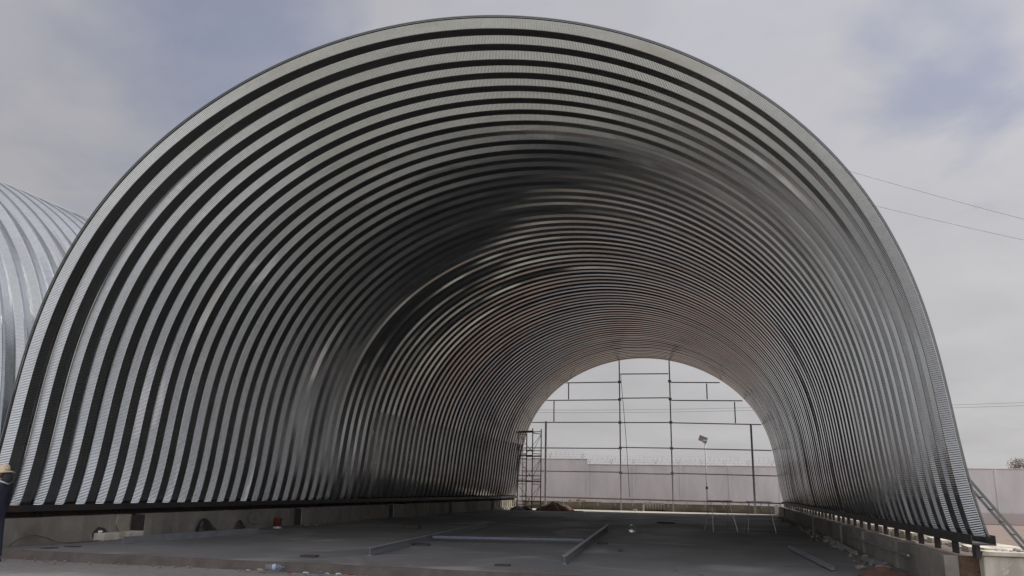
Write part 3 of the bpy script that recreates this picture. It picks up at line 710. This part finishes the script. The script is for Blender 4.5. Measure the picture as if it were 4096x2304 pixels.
# ------------------------------------------------------------------ trees beyond the wall
def tree(loc, h, cr, label, seed, n=1500, m='leaf', flat=0.75):
    rr = random.Random(seed); t_ = thing('tree', label, 'tree', loc)
    tr = MB(); tr.tube([(0, 0, 0), (0.05, 0, h * 0.35), (0.1, 0.05, h * 0.7)], 0.1, 8, rs=[0.2, 0.15, 0.07])
    tips = []
    for i in range(9):
        a = rr.uniform(0, 6.28); z0 = h * rr.uniform(0.3, 0.6); d = Vector((math.cos(a), math.sin(a), rr.uniform(0.5, 1.2))).normalized(); l_ = cr * rr.uniform(0.6, 1.0)
        p0 = Vector((0.05, 0, z0)); p1 = p0 + d * l_ * 0.5; p2 = p0 + d * l_ + Vector((0, 0, 0.1)); tr.tube([p0, p1, p2], 0.04, 5, rs=[0.07, 0.045, 0.015]); tips.append(p2)
    tr.build('trunk', M['bark'], t_)
    cl_ = [(p + Vector((rr.gauss(0, .3), rr.gauss(0, .3), rr.gauss(0, .2))), rr.uniform(.35, .6) * cr * 0.6) for p in tips for _ in range(3)]
    mb = MB()
    for i in range(n):
        c_, s_ = rr.choice(cl_); v = Vector((rr.gauss(0, 1), rr.gauss(0, 1), rr.gauss(0, 1))); v = v.normalized() * s_ * rr.random() ** 0.4; v.z *= flat
        p_ = c_ + v; q = rr.uniform(0.05, 0.12); u = Vector((rr.gauss(0, 1), rr.gauss(0, 1), rr.gauss(0, .7))).normalized(); w_ = u.orthogonal().normalized()
        mb.add([p_ - u * q, p_ + w_ * q * .5, p_ + u * q, p_ - w_ * q * .5], [(0, 1, 2, 3)])
    mb.build('crown', M[m], t_); return t_
tree((37.3, 95, -0.7), 5.7, 3.8, 'brownish bushy tree rising behind the boundary wall at the right edge', 3, 9000)
tree((40.5, 97, -0.7), 6.0, 3.0, 'second bushy tree just beyond the right edge behind the wall', 5, 3500)
tree((30.3, 93, -0.7), 6.0, 1.7, 'low dry bush just topping the boundary wall beside the hangar foot', 4, 2500, 'dry', 0.35)
tree((32.3, 93.5, -0.7), 5.8, 1.6, 'low dry bush topping the wall between the hangar and the tree', 9, 2000, 'dry', 0.35)

# ------------------------------------------------------------------ ladder outside right
def lerp3(a, b_, q): return Vector(a).lerp(Vector(b_), q)
ld = thing('leaning_ladder', 'grey metal ladder leaning against the outside of the right hangar wall', 'ladder', (9.6, 16.4, 0))
T0, T1 = Vector((0.05, 0.0, 1.70)), Vector((1.0, 0.0, 0.36))
for y in (0.0, 0.36): MB().bar(T0 + Vector((0, y, 0)), T1 + Vector((0, y, 0)), 0.03, 0.045).build('stile', M['dark_alloy'], ld)
for i in range(6):
    p_ = T0.lerp(T1, (i + 0.6) / 6.4); MB().tube([p_ + Vector((0, 0.016, 0)), p_ + Vector((0, 0.344, 0))], 0.013, 6).build('rung', M['dark_alloy'], ld)

# ------------------------------------------------------------------ steel on the floor
def ibeam(a, b_, h, w_, label, m):
    a = Vector(a); b_ = Vector(b_); L = (b_ - a).length; rz = math.atan2(b_.y - a.y, b_.x - a.x)
    mb = MB(); tf = 0.012
    mb.box((0, -w_ / 2, 0.002), (L, w_ / 2, 0.002 + tf)); mb.box((0, -w_ / 2, h - tf), (L, w_ / 2, h)); mb.box((0.001, -0.004, 0.002 + tf + .0005), (L - .001, 0.004, h - tf - .0005))
    o = mb.build('steel_beam', m, loc=a, rot=(0, 0, rz)); return tag(o, label, 'steel beam', 'steel beams lying on the floor')
ibeam((-1.50, 15.68, 0), (-2.85, 28.8, 0), 0.155, 0.09, 'long grey I-beam on edge on the floor, the left one of the pair', M['beam_steel'])
ibeam((2.47, 15.63, 0), (1.28, 30.0, 0), 0.155, 0.09, 'long grey I-beam on edge on the floor, the right one of the pair', M['beam_steel'])
mb = MB(); mb.bar((-1.95, 20.6, 0.10), (1.85, 21.5, 0.10), 0.16, 0.06); tag(mb.build('cross_purlin', M['blue_steel'], bevel=0.006), 'bluish steel purlin lying between the two floor beams', 'purlin')
mb = MB(); A = Vector((-7.56, 15.98, 0.0)); B_ = Vector((-7.25, 21.0, 0.0))
L_ = (B_ - A).length; mb.box((0, -0.01, 0.002), (L_, 0.01, 0.15)); mb.box((0, 0.0105, 0.135), (L_, 0.07, 0.15)); mb.box((0, 0.0105, 0.002), (L_, 0.07, 0.015))
tag(mb.build('steel_channel', M['beam_steel'], loc=A, rot=(0, 0, math.atan2(B_.y - A.y, B_.x - A.x))), 'long grey steel channel standing on edge along the left plinth', 'steel channel')
tag(MB().box((-8.95, 16.55, 0.0), (-8.55, 17.9, 0.17)).build('kerb_block', M['pale_concrete'], bevel=0.02), 'short whitish concrete block against the left plinth', 'concrete block')
tag(MB().box((-0.05, -0.09, 0), (0.05, 0.09, 0.05)).build('loose_stone', M['mortar'], bevel=0.02, loc=(-8.8, 16.7, 0.17), rot=(0, 0, 0.6)), 'small white stone on the whitish block by the left plinth', 'stone')
for (a_, b2, l_) in (((7.27, 16.5, 0.03), (6.9, 22.6, 0.03), 'thin steel angle lying on the floor at lower right, away from the wall'),
                     ((8.28, 20.9, 0.03), (8.42, 28.0, 0.03), 'rusty light steel angle lying along the right plinth'),
                     ((8.34, 17.9, 0.03), (8.15, 19.3, 0.03), 'short bright steel angle end close to the red earth heap')):
    a_ = Vector(a_); b2 = Vector(b2); mb = MB(); mb.bar(a_, b2, 0.07, 0.012); mb.bar(a_ + Vector((0.03, 0, 0.035)), b2 + Vector((0.03, 0, 0.035)), 0.008, 0.06)
    tag(mb.build('steel_angle', M['beam_steel' if 'rusty' not in l_ else 'galv']), l_, 'steel angle', 'steel angles on the right floor')

# trestles deep inside at right
def trestle(label, loc, rz):
    t_ = thing('trestle', label, 'trestle', loc, rz, 'work trestles')
    MB().box((-0.42, -0.14, 1.02), (0.42, 0.14, 1.07)).build('top', M['galv'], t_, bevel=0.005)
    for sx in (-1, 1):
        for sy in (-1, 1): MB().tube([(sx * 0.34, sy * 0.05, 1.02), (sx * 0.48, sy * 0.34, 0.0)], 0.011, 6).build('leg', M['galv'], t_)
        MB().tube([(sx * 0.42, -0.22, 0.42), (sx * 0.42, 0.22, 0.42)], 0.013, 6).build('brace', M['beam_steel'], t_)
    return t_
t1 = trestle('thin legged steel trestle deep in the hangar, left one of two', (5.2, 31.0, 0), 0.5)
copy_tree(t1, (6.55, 31.1, 0), 0.15, 'thin legged steel trestle deep in the hangar, the one nearer the right wall')

# small flat things on the floor
def plate(loc, sx, sy, rz, label, name='floor_plate', m='dark_patch', h=0.02, cat='plate'):
    mb = MB(); n = 12; vs = []
    for zz in (0.001, h): vs += [(sx * math.copysign(abs(math.cos(2 * PI * k / n)) ** 0.5, math.cos(2 * PI * k / n)) * (1 + .12 * noise.noise(Vector((k, loc[0], 1)))), sy * math.copysign(abs(math.sin(2 * PI * k / n)) ** 0.5, math.sin(2 * PI * k / n)) * (1 + .12 * noise.noise(Vector((k, loc[1], 3)))), zz) for k in range(n)]
    fs = [tuple(range(n - 1, -1, -1)), tuple(range(n, 2 * n))] + [(k, (k + 1) % n, n + (k + 1) % n, n + k) for k in range(n)]
    return tag(mb.add(vs, fs).build(name, M[m], loc=loc, rot=(0, 0, rz)), label, cat)
plate((-7.95, 14.32, 0), 0.13, 0.16, 0, 'round dark cover set in the floor near the left front corner', 'drain_cover', cat='drain cover', h=0.012)
plate((-7.86, 14.85, 0), 0.16, 0.12, 0, 'flat dark cover behind the round one near the left front corner', 'drain_cover', cat='drain cover', h=0.012)
plate((-2.42, 14.92, 0), 0.17, 0.14, 0.1, 'thin dark offcut lying left of the left beam near the slab edge', 'offcut', 'dark_patch', 0.03, 'offcut')
plate((1.48, 14.85, 0), 0.15, 0.13, 0.2, 'rusty flat plate on the floor left of the right beam end', 'offcut', 'dark_patch', 0.02, 'offcut')
plate((-4.6, 25.9, 0), 0.28, 0.14, 0.15, 'black block of timber lying alone in the middle left of the floor', 'timber_block', 'dark_patch', 0.13, 'timber block')
plate((2.82, 37.1, 0), 0.32, 0.5, 0.4, 'dark rag on the floor deep inside left of the trestles', 'rag', 'dark_patch', 0.05, 'rag')
plate((-1.62, 18.9, 0), 0.22, 0.12, 0.2, 'dark wood chock under the middle of the left beam', 'chock', 'dark_patch', 0.045, 'chock')
plate((2.28, 21.8, 0), 0.14, 0.14, 0.2, 'dark wood chock by the right beam', 'chock', 'dark_patch', 0.045, 'chock')
plate((3.05, 19.4, 0), 0.05, 0.05, 0.2, 'tiny black nut on the floor right of the right beam', 'nut', 'dark_patch', 0.04, 'nut')
plate((0.35, 28.9, 0), 0.5, 0.18, 0.1, 'pale cement splash on the floor behind the purlin', 'cement_splash', 'paper', 0.006, 'cement splash')

# left wall things
bk_ = thing('bucket', 'red plastic bucket with white base standing by the left plinth', 'bucket', (-8.25, 23.7, 0))
MB().lathe([(0.135, 0.0), (0.135, 0.03), (0.120, 0.06)], 20).build('base', M['white_plastic'], bk_, smooth=True)
MB().lathe([(0.118, 0.061), (0.125, 0.30), (0.135, 0.305), (0.135, 0.325), (0.118, 0.325), (0.105, 0.08)], 20).build('body', M['red_plastic'], bk_, smooth=True)
MB().tube([(0.165 * math.cos(a), 0.165 * math.sin(a) * .3 + 0.12, 0.30 - 0.06 * math.sin(a)) for a in [PI * i / 12 for i in range(13)]], 0.005, 5).build('handle', M['wire'], bk_)
def sack(name, loc, h, w_, lean, label, seed):
    mb = MB(); nr, na = 16, 24; vs = []; fs = []
    for i in range(nr + 1):
        q = i / nr; rr = w_ * (1 - q ** 1.5) ** 0.7 * (1 + 0.12 * math.sin(q * 9)) + 0.012
        for k in range(na):
            a = 2 * PI * k / na; f = 1 + 0.2 * noise.noise(Vector((math.cos(a) * 2, math.sin(a) * 2, q * 3 + seed)))
            vs.append((math.cos(a) * rr * f * 0.5 - 0.03 * q, math.sin(a) * rr * f + lean * q, q * h))
    for i in range(nr):
        for k in range(na): a = i * na + k; b2 = i * na + (k + 1) % na; fs.append((a, b2, b2 + na, a + na))
    fs.append(tuple(range(na - 1, -1, -1))); fs.append(tuple(range(len(vs) - na, len(vs))))
    return tag(mb.add(vs, fs).build(name, M['plastic_black'], smooth=True, loc=loc), label, 'sack', 'black sacks by the left plinth')
sack('black_sack', (-8.62, 20.6, 0), 0.40, 0.36, -0.16, 'larger black sack slumped against the left plinth, pointed top', 1)
sack('black_sack', (-8.62, 22.3, 0), 0.30, 0.19, -0.08, 'smaller black sack against the left plinth, between the larger sack and the red bucket', 5)
pts = [(-9.3 + 2.0 * q, 15.3 - 0.6 * q, 0) for q in []]
cb_ = [(-8.80, 14.15, 0.02), (-8.78, 14.3, 0.12), (-8.76, 14.5, 0.20), (-8.74, 14.75, 0.21), (-8.72, 15.0, 0.15), (-8.68, 15.25, 0.05), (-8.62, 15.5, 0.015), (-8.6, 16.2, 0.012), (-8.66, 16.5, 0.012)]
tag(MB().tube(cb_, 0.011, 6).build('floor_cable', M['wire']), 'thin black cable arching off the floor at the foot of the left plinth', 'cable')
lw = [(-8.84, 23.3 + 0.42 * math.cos(a) + .1 * a / 6, 0.33 + 0.2 * math.sin(a)) for a in [0.3 + 2 * PI * i / 30 * .8 for i in range(31)]]
tag(MB().tube(lw, 0.008, 5).build('wire_loop', M['wire']), 'loop of thin wire hanging on the left plinth before the red bucket', 'wire')
# patch of fresh mortar on left plinth
mb = MB(); nn = 20
ol = [(17.25 - 0.0, 0.55), (17.68, 0.55), (17.66, 0.30), (17.74, 0.16), (17.9, 0.08), (18.0, 0.01), (17.6, 0.01), (17.5, 0.10), (17.36, 0.18), (17.22, 0.33)]
mb.add([(-8.853, y, z) for y, z in ol] + [(-8.82, y, z) for y, z in ol], [tuple(range(len(ol) * 2 - 1, len(ol) - 1, -1))] + [(i, (i + 1) % len(ol), len(ol) + (i + 1) % len(ol), len(ol) + i) for i in range(len(ol))])
o = mb.build('mortar_patch', M['block'], pl)
st_ = [(16.55, 0.02), (16.50, 0.16), (16.66, 0.30), (16.85, 0.27), (17.02, 0.16), (17.18, 0.02)]
mb = MB(); mb.add([(-8.852, y, z) for y, z in st_] + [(-8.838, y, z) for y, z in st_], [tuple(range(11, 5, -1))] + [(i, (i + 1) % 6, 6 + (i + 1) % 6, 6 + i) for i in range(6)])
mb.build('damp_patch', M['dark_patch'], pl)

# litter at the slab edge
lb = thing('plastic_bottle', 'clear plastic bottle with pale blue label lying at the slab edge', 'bottle', (-2.25, 13.42, -0.06), R(15))
MB().tube([(-0.2, 0, 0), (-0.18, 0, 0), (-0.02, 0, 0), (0.06, 0, 0), (0.10, 0, 0), (0.12, 0, 0)], 0.05, 14, rs=[0.03, 0.055, 0.055, 0.052, 0.02, 0.018]).build('body', M['clear'], lb, smooth=True)
MB().tube([(-0.06, 0, 0), (-0.0, 0, 0)], 0.057, 14).build('sleeve', M['blue_label'], lb)
MB().tube([(0.121, 0, 0), (0.145, 0, 0)], 0.02, 12).build('cap', M['blue_plastic'], lb)
rl = random.Random(12)
lit = [(-2.52, 13.36, 0.07, 'paper', 'crumpled beige paper bag left of the plastic bottle', 'paper_bag'), (-2.72, 13.3, 0.04, 'paper', 'small dirty scrap at the far left end of the litter', 'scrap'),
       (-1.62, 13.32, 0.05, 'white_plastic', 'curled white scrap right of the plastic bottle', 'scrap'), (-1.40, 13.45, 0.055, 'blue_plastic', 'crushed blue wrapper in the litter at the slab edge', 'wrapper'),
       (-1.22, 13.33, 0.05, 'paper', 'greyish scrap beside the blue wrapper', 'scrap'), (-1.02, 13.36, 0.06, 'white_plastic', 'white crescent of plastic near the right end of the litter', 'scrap'),
       (-0.82, 13.42, 0.045, 'red_plastic', 'pinkish red wrapper at the right end of the litter', 'wrapper'), (-1.9, 13.25, 0.04, 'red_plastic', 'tiny red wrapper below the plastic bottle', 'wrapper')]
for x, y, s_, m_, l_, nm in lit:
    bmx = bmesh.new(); bmesh.ops.create_icosphere(bmx, subdivisions=2, radius=s_)
    for v in bmx.verts: v.co *= 1 + 0.5 * noise.noise(v.co * 30 + Vector((x * 9, 0, 0))); v.co.z *= 0.45; v.co.x *= 1.3; v.co *= 0.75
    me = bpy.data.meshes.new(nm); bmx.to_mesh(me); bmx.free(); me.materials.append(M[m_]); o = bpy.data.objects.new(nm, me); COL.objects.link(o); o.location = (x, y, -0.13 + s_ * .3); tag(o, l_, nm.replace('_', ' '))
tag(rock_mesh(110, lambda r: (r.uniform(-9, 4), 13.55 - abs(r.gauss(0, .16))), 0.012, 0.035, rl, lambda x, y: -0.15).build('grit', M['stone']), 'small grit and crumbs along the slab edge', 'grit', kind='stuff')
jug = thing('water_jug', 'clear round plastic bottle standing alone in the middle of the floor', 'bottle', (2.35, 28.0, 0))
MB().lathe([(0.08, 0), (0.11, 0.02), (0.13, 0.10), (0.12, 0.17), (0.05, 0.22), (0.03, 0.24)], 18).build('body', M['clear'], jug, smooth=True)
MB().lathe([(0.035, 0.241), (0.035, 0.27)], 12).build('cap', M['white_plastic'], jug)

# ------------------------------------------------------------------ person at the left edge
def skin(name, nodes, edges, m, parent=None, loc=(0, 0, 0), sub=2):
    me = bpy.data.meshes.new(name); me.from_pydata([n_[0] for n_ in nodes], edges, []); me.update()
    o = bpy.data.objects.new(name, me); COL.objects.link(o); o.location = loc
    md = o.modifiers.new('skin', 'SKIN'); md.use_smooth_shade = True
    if not me.skin_vertices: bpy.context.view_layer.objects.active = o
    if not me.skin_vertices:
        bm_ = bmesh.new(); bm_.from_mesh(me); bm_.verts.layers.skin.verify(); bm_.to_mesh(me); bm_.free()
    for i, n_ in enumerate(nodes):
        rr = n_[1]; me.skin_vertices[0].data[i].radius = rr if isinstance(rr, tuple) else (rr, rr)
        me.skin_vertices[0].data[i].use_root = (i == 0)
    sb = o.modifiers.new('sub', 'SUBSURF'); sb.levels = sub; sb.render_levels = sub
    me.materials.append(m)
    if parent: o.parent = parent
    return o
PX, PY, PZ = -8.0, 12.95, -0.18
pe = thing('person', 'person in beige brimmed hat and navy work clothes standing at the left edge', 'person', (PX, PY, PZ), 0)
body = [((0, 0, 0.92), (0.15, 0.115)), ((0.02, 0, 1.12), (0.15, 0.11)), ((0.04, 0, 1.32), (0.17, 0.115)), ((0.05, 0, 1.44), (0.11, 0.08)), ((0.06, 0, 1.52), 0.055),
        ((0.06, -0.19, 1.38), 0.068), ((0.02, -0.25, 1.12), 0.05), ((-0.14, -0.22, 0.93), 0.040), ((0.03, 0.19, 1.38), 0.068), ((-0.02, 0.25, 1.13), 0.05), ((-0.10, 0.25, 0.90), 0.040),
        ((0.0, -0.095, 0.82), 0.098), ((-0.02, -0.11, 0.48), 0.068), ((0.03, -0.12, 0.10), 0.048), ((0.0, 0.095, 0.82), 0.098), ((0.04, 0.12, 0.48), 0.068), ((0.10, 0.13, 0.10), 0.048)]
be = [(0, 1), (1, 2), (2, 3), (3, 4), (3, 5), (5, 6), (6, 7), (3, 8), (8, 9), (9, 10), (0, 11), (11, 12), (12, 13), (0, 14), (14, 15), (15, 16)]
skin('body', body, be, M['navy'], pe)
for (x, y) in ((0.0, -0.12), (0.07, 0.13)):
    sh_ = MB(); sh_.lathe([(0.04, 0.0), (0.05, 0.02), (0.05, 0.06), (0.035, 0.1)], 14, (0, 0, 0)); 
    o = sh_.build('shoe', M['scarf'], pe, smooth=True, loc=(x - 0.03, y, 0)); o.scale = (2.4, 0.95, 1)
    MB().lathe([(0.052, 0.0), (0.054, 0.018)], 14).build('sole', M['white_plastic'], pe, loc=(x - 0.03, y, 0.0)).scale = (2.4, 0.97, 1)
for hx, hy, hz, sgn in ((-0.16, -0.22, 0.90, 1), (-0.11, 0.25, 0.86, -1)):
    hn = [((0, 0, 0), (0.028, 0.018)), ((-0.02, 0, -0.06), (0.036, 0.015))]; he = [(0, 1)]
    for k, (dx, L1) in enumerate(((-.03, .068), (-.01, .078), (.01, .072), (.03, .056))):
        i0 = len(hn); hn += [((-0.02 + dx, 0, -0.085), 0.009), ((-0.03 + dx, sgn * 0.012, -0.085 - L1 * .6), 0.008), ((-0.035 + dx, sgn * 0.03, -0.085 - L1), 0.007)]; he += [(1, i0), (i0, i0 + 1), (i0 + 1, i0 + 2)]
    i0 = len(hn); hn += [((-0.045, sgn * .012, -0.03), 0.010), ((-0.065, sgn * .025, -0.06), 0.009)]; he += [(0, i0), (i0, i0 + 1)]
    skin('hand', hn, he, M['skin'], pe, (hx, hy, hz), 1)
# head facing left (-x)
bmx = bmesh.new(); bmesh.ops.create_uvsphere(bmx, u_segments=28, v_segments=20, radius=1)
for v in bmx.verts:
    x, y, z = v.co; f = -x
    jaw = 1 - 0.28 * max(0, -z) ** 1.3
    v.co = Vector((x * 0.098 * (1 - 0.1 * max(0, -z)), y * 0.076 * jaw, z * 0.118))
    if f > 0.2:
        nose = math.exp(-((y / 0.16) ** 2)) * math.exp(-(((z + 0.12) / 0.22) ** 2)); v.co.x -= 0.026 * nose
        brow = math.exp(-(((z - 0.22) / 0.12) ** 2)) * math.exp(-((y / 0.6) ** 2)); v.co.x -= 0.006 * brow
        eye = math.exp(-(((abs(y) - 0.38) / 0.16) ** 2)) * math.exp(-(((z - 0.06) / 0.12) ** 2)); v.co.x += 0.010 * eye
        mouth = math.exp(-(((z + 0.48) / 0.10) ** 2)) * math.exp(-((y / 0.35) ** 2)); v.co.x -= 0.008 * mouth
        chin = math.exp(-(((z + 0.85) / 0.18) ** 2)) * math.exp(-((y / 0.3) ** 2)); v.co.x -= 0.010 * chin
me = bpy.data.meshes.new('head'); bmx.to_mesh(me); bmx.free(); me.materials.append(M['skin']); me.polygons.foreach_set('use_smooth', [True] * len(me.polygons))
hd = bpy.data.objects.new('head', me); COL.objects.link(hd); hd.parent = pe; hd.location = (0.05, 0, 1.62)
for s_ in (-1, 1):
    MB().lathe([(0.001, -.011), (0.008, -.008), (0.011, 0), (0.008, .008), (0.001, .011)], 12).build('eye', M['eye'], hd, smooth=True, loc=(-0.078, s_ * 0.029, 0.006))
    MB().lathe([(0.001, -.028), (0.012, -.02), (0.016, 0), (0.014, .02), (0.001, .03)], 10).build('ear', M['skin'], hd, smooth=True, loc=(0.005, s_ * 0.076, -0.005))
MB().lathe([(0.083, -0.06), (0.100, 0.0), (0.102, 0.05), (0.09, 0.09)], 24).build('hair', M['hair'], hd, smooth=True, loc=(0.012, 0, 0)).scale = (0.98, 0.84, 1)
# neck cloth hanging behind, with a white hem
bmx = bmesh.new(); bmesh.ops.create_uvsphere(bmx, u_segments=20, v_segments=14, radius=1)
for v in bmx.verts: v.co = Vector((v.co.x * 0.075 + 0.085, v.co.y * 0.095, v.co.z * 0.12 - 0.045)) * 1.0
me = bpy.data.meshes.new('neck_cloth'); bmx.to_mesh(me); bmx.free(); me.materials.append(M['scarf']); me.polygons.foreach_set('use_smooth', [True] * len(me.polygons))
o = bpy.data.objects.new('neck_cloth', me); COL.objects.link(o); o.parent = pe; o.location = (0.05, 0, 1.60)
MB().tube([(0.055 + 0.105 * math.cos(a) , 0.115 * math.sin(a), 1.47 - 0.02 * math.cos(a) + 0.03 * abs(math.sin(a))) for a in [-1.9 + 3.8 * i / 20 for i in range(21)]], 0.02, 8).build('collar', M['white_plastic'], pe, smooth=True)
ht = MB(); ht.lathe([(0.225, -0.035), (0.228, -0.028), (0.118, 0.012), (0.112, 0.07), (0.10, 0.115), (0.05, 0.135), (0.004, 0.138)], 32); 
h_ = ht.build('hat', M['hat'], pe, smooth=True, loc=(0.045, 0, 1.675), rot=(0, R(-9), 0)); h_.scale = (0.75, 0.85, 1)
MB().box((-0.19, -0.13, 0.95), (-0.12, 0.13, 1.03)).build('belt_pouch', M['orange'], pe, bevel=0.02)
